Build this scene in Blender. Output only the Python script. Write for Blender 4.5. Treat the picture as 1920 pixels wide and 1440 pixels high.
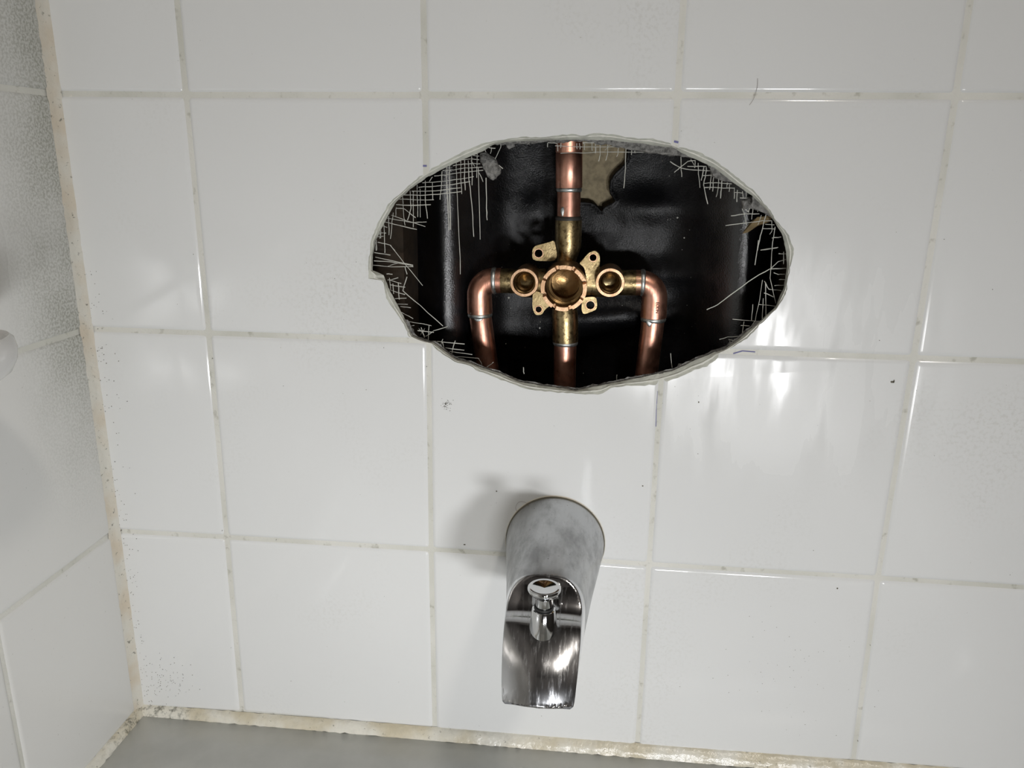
import bpy, bmesh, math, random
from mathutils import Vector, Matrix
from mathutils import noise as mnoise

for o in list(bpy.data.objects):
    bpy.data.objects.remove(o, do_unlink=True)
scene = bpy.context.scene
COL = scene.collection
random.seed(7)

# ------------------------------------------------------------------ camera
FPX = 1490.2
CAMP = Vector((0.3493, -0.5005, 0.1153))
RIGHT = Vector((0.99352124, 0.1131486, 0.01062725))
FWD = Vector((-0.10602662, 0.9565091, -0.27175115))
DOWN = FWD.cross(RIGHT)
cam_d = bpy.data.cameras.new('camera')
cam = bpy.data.objects.new('camera', cam_d)
COL.objects.link(cam)
cam_d.sensor_fit = 'HORIZONTAL'
cam_d.sensor_width = 36.0
cam_d.lens = 36.0 * FPX / 1920.0
cam_d.clip_start = 0.01
M = Matrix((RIGHT, -DOWN, -FWD)).transposed().to_4x4()
M.translation = CAMP
cam.matrix_world = M
scene.camera = cam

# ------------------------------------------------------------------ world, light, exposure
world = bpy.data.worlds.new('world')
scene.world = world
world.use_nodes = True
world.node_tree.nodes['Background'].inputs[0].default_value = (0.55, 0.52, 0.5, 1)
world.node_tree.nodes['Background'].inputs[1].default_value = 0.02

# twin-head LED work light standing in the tub, behind the viewer: the only strong light
LIGHT_AIM = Vector((0.23, 0.0, -0.19))
LIGHT_SIZE = (0.095, 0.065)
HEADS = [(Vector((0.625, -0.90, -0.205)), 0.98), (Vector((0.430, -0.90, -0.205)), 0.58)]
for hp, en in HEADS:
    ld = bpy.data.lights.new('work_light_beam', 'AREA')
    ld.shape = 'RECTANGLE'
    ld.size, ld.size_y = LIGHT_SIZE
    ld.energy = en
    ld.spread = math.radians(100)
    ld.color = (0.985, 0.99, 1.0)
    lamp = bpy.data.objects.new('work_light_beam', ld)
    COL.objects.link(lamp)
    lamp.location = hp
    lamp.rotation_euler = (LIGHT_AIM - hp).to_track_quat('-Z', 'Y').to_euler()

cd = bpy.data.lights.new('ceiling_bulb', 'POINT')   # the dim warm bulb of the ceiling lamp
cd.energy = 30.0
cd.shadow_soft_size = 0.09
cd.color = (1.0, 0.94, 0.86)
bulb = bpy.data.objects.new('ceiling_bulb', cd)
COL.objects.link(bulb)
bulb.location = (0.95, -1.35, 1.52)

vs = scene.view_settings
vs.view_transform = 'Standard'
vs.look = 'None'
vs.exposure = 0.0
vs.gamma = 1.0
vs.use_curve_mapping = False

# ------------------------------------------------------------------ helpers
def W(px, py, pl=0.0, ax=1):
    """point where the sight line of a photo pixel meets the plane axis=pl"""
    d = RIGHT * ((px - 960) / FPX) + DOWN * ((py - 720) / FPX) + FWD
    return CAMP + d * ((pl - CAMP[ax]) / d[ax])

def link(o, parent=None):
    COL.objects.link(o)
    if parent is not None:
        o.parent = parent
    return o

def mesh_obj(name, verts, faces, material, parent=None, smooth=None, fix=True):
    me = bpy.data.meshes.new(name)
    me.from_pydata([tuple(v) for v in verts], [], faces)
    if fix:
        bm = bmesh.new(); bm.from_mesh(me)
        bmesh.ops.recalc_face_normals(bm, faces=bm.faces)
        bm.to_mesh(me); bm.free()
    return finish(name, me, material, parent, smooth)

def finish(name, me, material, parent=None, smooth=None):
    if material is not None:
        me.materials.append(material)
    if smooth is not None:
        me.polygons.foreach_set('use_smooth', [True] * len(me.polygons))
        if smooth < 180:
            me.set_sharp_from_angle(angle=math.radians(smooth))
    me.update()
    return link(bpy.data.objects.new(name, me), parent)

def empty(name, loc=(0, 0, 0)):
    o = bpy.data.objects.new(name, None)
    o.empty_display_size = 0.02
    o.location = loc
    return link(o)

def tag(o, label=None, cat=None, kind=None, group=None):
    if label: o['label'] = label
    if cat: o['category'] = cat
    if kind: o['kind'] = kind
    if group: o['group'] = group
    return o

def part_of(o, root):
    """parent without moving: roots are plain translations, parts stand at the world origin"""
    o.parent = root
    if root.parent is None:
        o.matrix_parent_inverse = Matrix.Translation(-Vector(root.location))
    return o

def frame(axis):
    a = Vector(axis).normalized()
    h = Vector((0, 0, 1)) if abs(a.z) < 0.9 else Vector((1, 0, 0))
    u = a.cross(h).normalized()
    return a, u, a.cross(u)

def lathe(name, origin, axis, prof, material, parent, n=40, smooth=35, closed=False, mod=None):
    """prof: list of (radius, height along axis)"""
    a, u, v = frame(axis)
    o = Vector(origin)
    vs_, fs = [], []
    m = len(prof)
    for i in range(n):
        t = 2 * math.pi * i / n
        d = u * math.cos(t) + v * math.sin(t)
        for j, (r, h) in enumerate(prof):
            if mod:
                r, h = mod(t, j, r, h)
            vs_.append(o + d * r + a * h)
    for i in range(n):
        k = (i + 1) % n
        for j in range(m if closed else m - 1):
            l = (j + 1) % m
            fs.append((i * m + j, k * m + j, k * m + l, i * m + l))
    ob = mesh_obj(name, vs_, fs, material, None, smooth)
    return part_of(ob, parent) if parent is not None else ob

def sweep(path, radius, n=24, cap=True):
    """tube along a list of Vectors; radius number or list"""
    P = [Vector(p) for p in path]
    R = radius if isinstance(radius, (list, tuple)) else [radius] * len(P)
    tang = []
    for i in range(len(P)):
        a = P[max(0, i - 1)]; b = P[min(len(P) - 1, i + 1)]
        tang.append((b - a).normalized())
    _, u, v = frame(tang[0])
    vs_, fs = [], []
    for i, p in enumerate(P):
        if i:
            q = tang[i - 1].rotation_difference(tang[i])
            u = q @ u; v = q @ v
        for k in range(n):
            t = 2 * math.pi * k / n
            vs_.append(p + (u * math.cos(t) + v * math.sin(t)) * R[i])
    for i in range(len(P) - 1):
        for k in range(n):
            l = (k + 1) % n
            fs.append((i * n + k, i * n + l, (i + 1) * n + l, (i + 1) * n + k))
    if cap:
        fs.append(tuple(range(n - 1, -1, -1)))
        fs.append(tuple((len(P) - 1) * n + k for k in range(n)))
    return vs_, fs

def tube(name, path, radius, material, parent, n=24, smooth=40, cap=True):
    v, f = sweep(path, radius, n, cap)
    ob = mesh_obj(name, v, f, material, None, smooth)
    return part_of(ob, parent) if parent is not None else ob

def fillet(a, b, c, r, n=10):
    """points of a circular fillet at corner b"""
    a, b, c = Vector(a), Vector(b), Vector(c)
    d1 = (a - b).normalized(); d2 = (c - b).normalized()
    ang = d1.angle(d2)
    L = r / math.tan(ang / 2)
    cen = b + (d1 + d2).normalized() * (r / math.sin(ang / 2))
    s = b + d1 * L - cen; e = b + d2 * L - cen
    q = s.rotation_difference(e)
    out = []
    for i in range(n + 1):
        k = Matrix.Identity(3).to_quaternion().slerp(q, i / n)
        out.append(cen + k @ s)
    return out

def box(name, lo, hi, material, parent=None, bevel=0.0):
    bm = bmesh.new()
    bmesh.ops.create_cube(bm, size=1)
    for v in bm.verts:
        v.co = Vector([(lo[i] + hi[i]) / 2 + v.co[i] * (hi[i] - lo[i]) for i in range(3)])
    if bevel:
        bmesh.ops.bevel(bm, geom=bm.edges[:], offset=bevel, segments=3, affect='EDGES', profile=0.5)
    me = bpy.data.meshes.new(name); bm.to_mesh(me); bm.free()
    ob = finish(name, me, material, None, 40 if bevel else None)
    return part_of(ob, parent) if parent is not None else ob

def interp(tab, x):
    if x <= tab[0][0]: return tab[0][1]
    for (a, b), (c, d) in zip(tab, tab[1:]):
        if x <= c:
            t = (x - a) / (c - a)
            return b + (d - b) * t
    return tab[-1][1]

def sstep(a, b, x):
    t = min(1, max(0, (x - a) / (b - a)))
    return t * t * (3 - 2 * t)

def fbm(p, s, o=4):
    return mnoise.fractal(Vector(p) * s, 1.0, 2.0, o)

# ------------------------------------------------------------------ materials
class NT:
    def __init__(self, name):
        self.m = bpy.data.materials.new(name)
        self.m.use_nodes = True
        self.t = self.m.node_tree
        self.b = self.t.nodes['Principled BSDF']
        self._p = None
    def n(self, kind, **kw):
        x = self.t.nodes.new(kind)
        for k, v in kw.items(): setattr(x, k, v)
        return x
    def l(self, a, b): self.t.links.new(a, b)
    def pos(self):
        if self._p is None:
            self._p = self.n('ShaderNodeNewGeometry').outputs['Position']
        return self._p
    def noise(self, scale, detail=4, rough=0.55, stretch=None, dist=0.0):
        x = self.n('ShaderNodeTexNoise')
        x.inputs['Scale'].default_value = scale
        x.inputs['Detail'].default_value = detail
        x.inputs['Roughness'].default_value = rough
        x.inputs['Distortion'].default_value = dist
        src = self.pos()
        if stretch:
            mp = self.n('ShaderNodeMapping')
            mp.inputs['Scale'].default_value = stretch[:3]
            if len(stretch) > 3: mp.inputs['Rotation'].default_value = stretch[3]
            self.l(src, mp.inputs['Vector']); src = mp.outputs[0]
        self.l(src, x.inputs['Vector'])
        return x.outputs['Fac']
    def ramp(self, fac, lo, hi, a=0.0, b=1.0):
        x = self.n('ShaderNodeMapRange')
        x.interpolation_type = 'SMOOTHSTEP'
        x.inputs['From Min'].default_value = lo
        x.inputs['From Max'].default_value = hi
        x.inputs['To Min'].default_value = a
        x.inputs['To Max'].default_value = b
        self.l(fac, x.inputs['Value'])
        return x.outputs['Result']
    def mul(self, a, b, op='MULTIPLY'):
        x = self.n('ShaderNodeMath', operation=op)
        for i, s in enumerate((a, b)):
            if isinstance(s, (int, float)): x.inputs[i].default_value = s
            else: self.l(s, x.inputs[i])
        return x.outputs[0]
    def mix(self, fac, a, b):
        x = self.n('ShaderNodeMix', data_type='RGBA')
        for i, s in ((0, fac), (6, a), (7, b)):
            if isinstance(s, (int, float)): x.inputs[i].default_value = s
            elif isinstance(s, tuple): x.inputs[i].default_value = (*s, 1)
            else: self.l(s, x.inputs[i])
        return x.outputs[2]
    def axis(self, i):
        x = self.n('ShaderNodeSeparateXYZ'); self.l(self.pos(), x.inputs[0]); return x.outputs[i]
    def set(self, key, v):
        s = self.b.inputs[key]
        if hasattr(v, 'is_output'): self.l(v, s)
        elif isinstance(v, tuple): s.default_value = (*v, 1)
        else: s.default_value = v
    def bump(self, h, strength, dist=0.001):
        x = self.n('ShaderNodeBump')
        x.inputs['Strength'].default_value = strength
        x.inputs['Distance'].default_value = dist
        self.l(h, x.inputs['Height'])
        self.l(x.outputs[0], self.b.inputs['Normal'])

def plain(name, col, rough=0.5, metal=0.0, nscale=None, namt=0.15, bump=0.0, bscale=200, bdist=0.001):
    t = NT(name)
    c = col
    if nscale:
        f = t.ramp(t.noise(nscale), 0.35, 0.7)
        c = t.mix(f, col, tuple(max(0, x * (1 - namt)) for x in col))
    t.set('Base Color', c); t.set('Roughness', rough); t.set('Metallic', metal)
    if bump: t.bump(t.noise(bscale, 3), bump, bdist)
    return t.m

def tile_material():
    t = NT('glazed_white_tile')
    dirt = t.mul(t.ramp(t.noise(9, 3), 0.5, 0.75), t.ramp(t.noise(420, 2), 0.45, 0.7))
    c = t.mix(t.mul(dirt, 0.24), (0.775, 0.785, 0.78), (0.47, 0.46, 0.40))
    c = t.mix(t.mul(t.ramp(t.noise(3.5, 2), 0.4, 0.7), 0.6), c, (0.745, 0.755, 0.75))
    # fine dark specks of grime
    sp = t.mul(t.ramp(t.noise(520, 1), 0.76, 0.80), t.ramp(t.noise(14, 2), 0.5, 0.7))
    c = t.mix(t.mul(sp, 0.55), c, (0.22, 0.21, 0.17))
    t.set('Base Color', c)
    # wiped-on dust on the tiles below and right of the hole: hazier patches, brushed sideways
    x = t.axis(0); z = t.axis(2)
    zone = t.mul(t.mul(t.ramp(x, 0.36, 0.42), t.ramp(x, 0.60, 0.50)), t.mul(t.ramp(z, -0.13, -0.04), t.ramp(z, 0.10, 0.02)))
    wipe = t.mul(zone, t.ramp(t.noise(15, 4, 0.5, (4.0, 1.0, 0.8, (0, -0.30, 0))), 0.30, 0.62))
    r = t.mul(t.mul(wipe, 0.30), t.ramp(t.noise(7, 2), 0.3, 0.65, 0.085, 0.12), 'ADD')
    t.set('Roughness', r)
    t.set('Specular IOR Level', 0.42)
    h = t.mul(t.mul(t.noise(24, 2), 1.0), t.mul(t.noise(900, 2), 0.035), 'ADD')
    t.bump(h, 0.055, 0.0012)
    return t.m

def tile_left_material():
    t = NT('soap_scummed_tile')
    y = t.axis(1); z = t.axis(2)
    near = t.ramp(y, -0.085, -0.008)
    zz = t.mul(t.ramp(z, -0.16, 0.02), t.ramp(z, 0.30, 0.17, 0.25, 1.0))
    zone = t.mul(t.mul(near, zz), t.ramp(t.noise(18, 3), 0.25, 0.6, 0.45, 1.0))
    speck = t.ramp(t.noise(620, 3, 0.6), 0.40, 0.62)
    c = t.mix(t.mul(zone, 0.52), (0.74, 0.74, 0.72), (0.43, 0.44, 0.39))
    c = t.mix(t.mul(t.mul(zone, speck), 0.70), c, (0.25, 0.25, 0.20))
    fine = t.mul(t.ramp(t.noise(480, 1), 0.74, 0.80), 0.5)
    c = t.mix(t.mul(fine, 0.6), c, (0.3, 0.3, 0.26))
    t.set('Base Color', c)
    t.set('Roughness', t.mul(t.mul(zone, 0.35), 0.22, 'ADD'))
    t.bump(t.mul(t.mul(zone, t.noise(620, 3, 0.6)), t.mul(t.noise(24, 2), 0.6), 'ADD'), 0.25, 0.0012)
    return t.m

def grout_material():
    t = NT('old_grout')
    c = t.mix(t.ramp(t.noise(14, 3), 0.35, 0.7), (0.73, 0.725, 0.675), (0.61, 0.61, 0.55))
    c = t.mix(t.mul(t.ramp(t.noise(160, 3), 0.58, 0.75), 0.55), c, (0.30, 0.29, 0.23))
    t.set('Base Color', c); t.set('Roughness', 0.62)
    t.bump(t.noise(700, 3), 0.4, 0.0008)
    return t.m

def caulk_material(name, base, stain, mould_lo, mould_hi, gloss=0.35, corner=True):
    t = NT(name)
    c = t.mix(t.ramp(t.noise(26, 3), 0.38, 0.66), base, stain)
    m = t.ramp(t.noise(330, 4, 0.65), mould_lo, mould_hi)
    if corner:
        d = t.n('ShaderNodeVectorMath', operation='DISTANCE')
        t.l(t.pos(), d.inputs[0]); d.inputs[1].default_value = (0.012, -0.008, -0.308)
        near = t.ramp(d.outputs['Value'], 0.010, 0.055, 1.0, 0.12)
        m2 = t.mul(t.ramp(t.noise(190, 5, 0.75), 0.47, 0.66), near)
        m = t.mul(m, m2, 'MAXIMUM')
    c = t.mix(t.mul(m, 0.8), c, (0.10, 0.10, 0.075))
    t.set('Base Color', c); t.set('Roughness', gloss)
    t.bump(t.noise(260, 3), 0.5, 0.0012)
    return t.m

def metal_material(name, a, b, dark, rlo, rhi, scale=120, stretch=None, darkamt=0.6, dlo=0.56, dhi=0.70):
    t = NT(name)
    c = t.mix(t.ramp(t.noise(scale, 4), 0.35, 0.68), a, b)
    c = t.mix(t.mul(t.ramp(t.noise(scale * 3.1, 5, 0.7), dlo, dhi), darkamt), c, dark)
    t.set('Base Color', c); t.set('Metallic', 1.0)
    t.set('Roughness', t.ramp(t.noise(scale * 1.7, 3), 0.3, 0.7, rlo, rhi))
    t.bump(t.noise(900, 3, 0.6, stretch), 0.16, 0.0006)
    return t.m

def chrome_material():
    t = NT('worn_chrome')
    y = t.axis(1)
    back = t.ramp(y, -0.0950, -0.0925)                       # lime-scaled rear, polished nose
    scale_ = t.ramp(t.noise(55, 5, 0.65, (1, 0.5, 1, (0, 0, 0.5))), 0.35, 0.72)
    scr = t.ramp(t.noise(90, 6, 0.7, (6, 1, 1, (0.4, 0.5, 0.8))), 0.45, 0.75)
    c = t.mix(t.mul(back, scale_), t.mix(back, (0.66, 0.67, 0.69), (0.50, 0.51, 0.52)), (0.32, 0.325, 0.33))
    spots = t.ramp(t.noise(600, 2), 0.70, 0.76)
    c = t.mix(t.mul(t.mul(spots, back), 0.8), c, (0.09, 0.085, 0.07))
    t.set('Base Color', c); t.set('Metallic', 1.0)
    r = t.mul(t.mul(back, t.ramp(scale_, 0, 1, 0.26, 0.36)), t.mul(scr, 0.20), 'ADD')
    nose = t.ramp(y, -0.112, -0.120)
    t.set('Roughness', t.mul(r, t.mul(t.mul(nose, 0.10), 0.045, 'ADD'), 'ADD'))
    return t.m

MT = tile_material()
MTL = tile_left_material()
MG = grout_material()
M_body = plain('pale_ceramic_body', (0.60, 0.61, 0.54), 0.55, nscale=120, namt=0.22, bump=0.5, bscale=420)
M_board = plain('grey_cement', (0.30, 0.295, 0.28), 0.95, nscale=420, namt=0.6, bump=1.0, bscale=520, bdist=0.002)
M_cornerbead = caulk_material('yellowed_corner_grout', (0.69, 0.675, 0.61), (0.64, 0.57, 0.46), 0.60, 0.72, 0.5, False)
M_caulk = caulk_material('mouldy_white_caulk', (0.76, 0.74, 0.66), (0.62, 0.56, 0.42), 0.62, 0.74, 0.25)
M_brass = metal_material('tarnished_brass', (0.44, 0.34, 0.18), (0.32, 0.24, 0.12), (0.085, 0.055, 0.028), 0.30, 0.45, 150, None, 0.8, 0.50, 0.66)
M_brass_rim = metal_material('machined_brass', (0.57, 0.375, 0.235), (0.47, 0.29, 0.165), (0.28, 0.17, 0.09), 0.34, 0.44, 160, None, 0.4)
M_bore = metal_material('shaded_brass_bore', (0.30, 0.19, 0.085), (0.20, 0.12, 0.05), (0.12, 0.07, 0.03), 0.25, 0.40, 90)  # brass colour darkened to paint in the shade inside the ports
M_copper = metal_material('copper', (0.78, 0.42, 0.31), (0.66, 0.32, 0.22), (0.30, 0.13, 0.09), 0.34, 0.46, 90, (1, 1, 0.05), 0.3)
M_solder = metal_material('grey_solder', (0.72, 0.75, 0.73), (0.55, 0.58, 0.56), (0.2, 0.2, 0.19), 0.35, 0.5, 200)
M_flux = plain('burnt_flux', (0.035, 0.032, 0.028), 0.5)
M_chrome = chrome_material()
M_knob = plain('polished_chrome', (0.70, 0.71, 0.72), 0.06, 1.0)
M_strand = plain('glass_fibre', (0.66, 0.66, 0.60), 0.55)
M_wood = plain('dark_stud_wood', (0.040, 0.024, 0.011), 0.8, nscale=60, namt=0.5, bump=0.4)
M_ply = plain('beige_backing_board', (0.36, 0.30, 0.19), 0.85, nscale=260, namt=0.35, bump=0.4)
M_paper = plain('brown_kraft_paper', (0.26, 0.19, 0.09), 0.8, nscale=120, namt=0.4)
M_tub = plain('grey_tub_enamel', (0.53, 0.535, 0.510), 0.22, nscale=30, namt=0.10, bump=0.05, bscale=60)
M_ceramic = plain('white_ceramic', (0.74, 0.735, 0.72), 0.18)
M_hair = plain('dark_hair', (0.16, 0.11, 0.08), 0.5)
M_speck = plain('dark_grime', (0.13, 0.12, 0.09), 0.9)
M_ink = plain('blue_pen_ink', (0.16, 0.16, 0.34), 0.7)
M_red = plain('red_plastic', (0.42, 0.02, 0.02), 0.4)
M_black = plain('black_plastic', (0.02, 0.02, 0.02), 0.45)
M_plaster = plain('dim_grey_paint', (0.13, 0.122, 0.118), 0.9)
M_floor = plain('dark_floor', (0.09, 0.08, 0.075), 0.5)
M_opal = plain('opal_glass', (0.8, 0.75, 0.66), 0.3)

def membrane_material():
    t = NT('black_tar_sheet')
    f = t.ramp(t.noise(60, 5, 0.65), 0.4, 0.75)
    t.set('Base Color', t.mix(f, (0.0030, 0.0033, 0.0040), (0.009, 0.009, 0.0105)))
    x = t.axis(0)                                        # thick glossy tar on the two laps
    lap = t.mul(t.mul(t.ramp(x, 0.21, 0.225), t.ramp(x, 0.275, 0.262)), t.mul(t.ramp(x, 0.415, 0.43), t.ramp(x, 0.49, 0.475)), 'MAXIMUM')
    t.set('Roughness', t.mul(t.ramp(t.noise(25, 4), 0.3, 0.7, 0.24, 0.36), t.mul(lap, -0.09), 'ADD'))
    t.set('Specular IOR Level', t.mul(t.mul(lap, 0.75), 0.30, 'ADD'))
    t.bump(t.mul(t.noise(1000, 3, 0.65), t.mul(t.noise(45, 3), 1.2), 'ADD'), 0.62, 0.00045)
    return t.m
M_membrane = membrane_material()

# ------------------------------------------------------------------ the tile grid (corner of the two walls at x=0, y=0)
P = 0.1524
H_PX = {0: [(105, 176), (347, 178), (796, 178), (1271, 178), (1793, 180)],
        1: [(168, 617), (390, 625), (803, 640), None, (1714, 672)],
        2: [(214, 996), (424, 1008), (808, 1031), (1217, 1059), (1647, 1085)],
        3: [(262, 1325), (453, 1336), (815, 1367), (1195, 1400), (1600, 1428)]}
ROWZ = {0: P, 1: 0.0, 2: -P, 3: -0.3046}
X0 = 0.0856
def gx(c): return 0.0 if c == 0 else X0 + (c - 1) * P
grid = {}
for r in range(-3, 4):
    for c in range(0, 7):
        z = ROWZ[r] if r in ROWZ else P * (1 - r)
        if r == 3: z += 0.0114 * gx(c)
        x = gx(c)
        if r in H_PX and c < 5 and H_PX[r][c]:
            w = W(*H_PX[r][c]); x, z = w.x, w.z
        elif c < 5 and r < 0:
            w = W(*H_PX[0][c]); x = w.x; z += w.z - P
        elif c >= 5 and r in H_PX:
            z += W(*H_PX[r][4]).z - (ROWZ[r] + (0.0114 * gx(4) if r == 3 else 0))
        if c == 0: x = 0.0
        grid[(r, c)] = Vector((x, z))

G = 0.0014        # half joint
def tile_mesh(name, quad, material, thick=0.0052, lip=0.0013, rad=0.0030, corner=0.0022, nseg=3):
    """quad: four (u,v) corners counter-clockwise already inset; face at w=0, body to w=+thick"""
    q = [Vector((a[0], a[1])) for a in quad]
    def loop(ins):
        pts = []
        cr = max(0.0004, corner - ins * 0.4)
        ctr = sum(q, Vector((0, 0))) / 4
        for i in range(4):
            p = q[i]; a = (q[i - 1] - p).normalized(); b = (q[(i + 1) % 4] - p).normalized()
            p2 = p + (a + b) * ins
            for k in range(nseg):
                t = k / (nseg - 1)
                # quadratic corner rounding
                pts.append((p2 + a * cr) * (1 - t) ** 2 + p2 * 2 * t * (1 - t) + (p2 + b * cr) * t ** 2)
        return pts
    rings = [(0.0, thick), (0.0, lip), (rad * 0.3, lip * 0.42), (rad * 0.65, lip * 0.12), (rad, 0.0)]
    vs_, fs = [], []
    n = 4 * nseg
    for ins, w in rings:
        vs_ += [(p.x, p.y, w) for p in loop(ins)]
    for i in range(len(rings) - 1):
        for k in range(n):
            l = (k + 1) % n
            fs.append((i * n + k, i * n + l, (i + 1) * n + l, (i + 1) * n + k))
    fs.append(tuple(range(n - 1, -1, -1)))
    fs.append(tuple((len(rings) - 1) * n + k for k in range(n)))
    return vs_, fs

# ---------------- outline of the hole (photo pixels: glaze edge, and the edge behind it)
OUT = [(689.7,525),(690.8,488),(696,449.5),(708,417),(723,393.6),(725,385),(744.6,367.8),(766,348),(783,333),(800.5,320),(828.5,305),(863,286),(895,273),(904,268.7),(938,262),(983.5,256),(1016,257),(1067,251),(1090,253.7),(1123,248),(1166,254),(1192,260),(1222,259),(1263,270),(1271.6,274),(1310,285),(1338,299),(1366,318),(1390,340),(1411.5,355),(1433,381),(1444,393.6),(1454.5,413),(1478,439),(1484.6,456),(1488,473),(1480,516),(1476,540),(1474,550),(1465,566),(1454.5,581),(1424,609),(1403,633),(1385.6,643.7),(1357.6,661),(1325,688),(1304,693),(1286.6,702),(1243.6,719),(1209,723),(1170,724),(1144.6,727.6),(1127,739.5),(1090,738.4),(1046,736),(1018,733),(990,730),(966,721),(938,711.5),(916.8,702),(895,695.4),(882,685.7),(852,678),(830.7,665),(813.4,650),(800.5,643.7),(783,640.5),(768,633),(759.6,613.6),(747,592),(734,575),(723,555.5),(719,536),(712,519),(700,516)]
INN = [(699,507),(699,482),(704,452),(723,413),(742,378.5),(775,350.5),(800.5,333),(835,314),(874,297),(908,282),(927.5,270),(960,265.5),(1024,263),(1090,262),(1144.6,263),(1198,269),(1261,277),(1295,294.6),(1338,314),(1377,344),(1411.5,368),(1433,389),(1454.5,419),(1467.5,441),(1474,471),(1476,499),(1469.6,540),(1463,553),(1454.5,575),(1424,603),(1403,620),(1381,639.4),(1357.6,655),(1347,657.7),(1306,674),(1263,695),(1200.5,708),(1134,721),(1080,732),(1016,723),(968,714.7),(938,699.7),(904,690),(882,680),(856.5,674),(835,659),(813,641.6),(800.5,640.5),(772.6,628.6),(759.6,598.5),(744.6,570.5),(729.5,542.6),(719,514.6)]
CEN = (1088.0, 497.0)
NA = 300
def polar(poly):
    """radius of the polygon (pixels) at NA evenly spaced elliptic angles"""
    out = []
    for k in range(NA):
        t = 2 * math.pi * k / NA
        dx, dy = math.cos(t) * 395, math.sin(t) * 240
        best = 0.0
        for i in range(len(poly)):
            ax, ay = poly[i - 1][0] - CEN[0], poly[i - 1][1] - CEN[1]
            bx, by = poly[i][0] - CEN[0], poly[i][1] - CEN[1]
            ex, ey = bx - ax, by - ay
            den = dx * ey - dy * ex
            if abs(den) < 1e-9: continue
            s = (ax * ey - ay * ex) / den
            u = (ax * dy - ay * dx) / den
            if s > 0 and -1e-6 <= u <= 1 + 1e-6: best = max(best, s)
        out.append((CEN[0] + dx * best, CEN[1] + dy * best))
    return out
OUTP = polar(OUT); INNP = polar(INN)
def ring(pts, y, noise_amp=0.0, seed=0.0, grow=None):
    c = W(*CEN, y)
    out = []
    for k, (px, py) in enumerate(pts):
        w = W(px, py, y)
        d = w - c
        L = d.length
        g = noise_amp * mnoise.noise(Vector((w.x * 420, w.z * 420, seed))) + noise_amp * 0.8 * mnoise.noise(Vector((w.x * 150, w.z * 150, seed + 9)))
        if grow is not None: g += grow(k, px, py)
        out.append(w + d / L * g)
    return out
def cutter(name, rings, material):
    vs_, fs = [], []
    for r in rings: vs_ += [tuple(p) for p in r]
    for i in range(len(rings) - 1):
        for k in range(NA):
            l = (k + 1) % NA
            fs.append((i * NA + k, i * NA + l, (i + 1) * NA + l, (i + 1) * NA + k))
    fs.append(tuple(range(NA - 1, -1, -1)))
    fs.append(tuple((len(rings) - 1) * NA + k for k in range(NA)))
    return mesh_obj(name, vs_, fs, material, None, None)
def carve(o, cut):
    md = o.modifiers.new('cut', 'BOOLEAN')
    md.operation = 'DIFFERENCE'; md.solver = 'EXACT'; md.object = cut
    if hasattr(md, 'material_mode'): md.material_mode = 'TRANSFER'
    bpy.context.view_layer.update()
    dg = bpy.context.evaluated_depsgraph_get()
    me = bpy.data.meshes.new_from_object(o.evaluated_get(dg))
    o.modifiers.clear()
    old = o.data; o.data = me
    me.name = old.name
    return o

mid = [((a[0] * 0.45 + b[0] * 0.55), (a[1] * 0.45 + b[1] * 0.55)) for a, b in zip(OUTP, INNP)]
front = ring(OUTP, 0.0, 0.0007, 1)
cut_tile = cutter('hole_tile_cutter', [[p + Vector((0, -0.01, 0)) for p in front], front,
                                      ring(mid, 0.0016, 0.0006, 3), ring(INNP, 0.0040, 0.0004, 5),
                                      ring(INNP, 0.0062, 0.0004, 6), ring(INNP, 0.012, 0.0002, 6)], M_body)
cut_bed = cutter('hole_bed_cutter', [ring(mid, -0.01, 0, 0, lambda k, x, y: 0.0001), ring(mid, 0.0016, 0, 0, lambda k, x, y: 0.0002),
                                    ring(INNP, 0.0040, 0, 0, lambda k, x, y: 0.0003), ring(INNP, 0.02, 0, 0, lambda k, x, y: 0.0003)], MG)
def board_grow(k, px, py):
    g = 0.0022
    if py < 340 and 925 < px < 1300:
        g = -0.0005 - 0.0042 * sstep(1060, 1230, px) * (1 - sstep(1255, 1300, px)) - 0.001 * math.exp(-((px - 985) / 30) ** 2)
    if py < 520: g -= 0.0062 * math.exp(-((px - 1352) / 24) ** 2) + 0.0075 * math.exp(-((px - 1428) / 15) ** 2)
    if py > 600: g = -0.0012
    return g
cut_board = cutter('hole_board_cutter', [ring(INNP, 0.001, 0.0010, 11, board_grow), ring(INNP, 0.0070, 0.0014, 12, board_grow),
                                        ring(INNP, 0.0105, 0.0018, 15, board_grow), ring(INNP, 0.014, 0.0018, 17, board_grow),
                                        ring(INNP, 0.0182, 0.0016, 19, board_grow), ring(INNP, 0.03, 0.0012, 22, board_grow)], M_board)

# ------------------------------------------------------------------ wall_back: mortar bed with grout, tiles, cement board
ZTOP = grid[(-3, 0)].y
wall_back = box('wall_back', (-0.012, 0.0010, -0.312), (0.8476, 0.0058, ZTOP), MG)
tag(wall_back, 'white tiled end wall of the bath with a ragged oval hole', kind='structure')
carve(wall_back, cut_bed)

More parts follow.
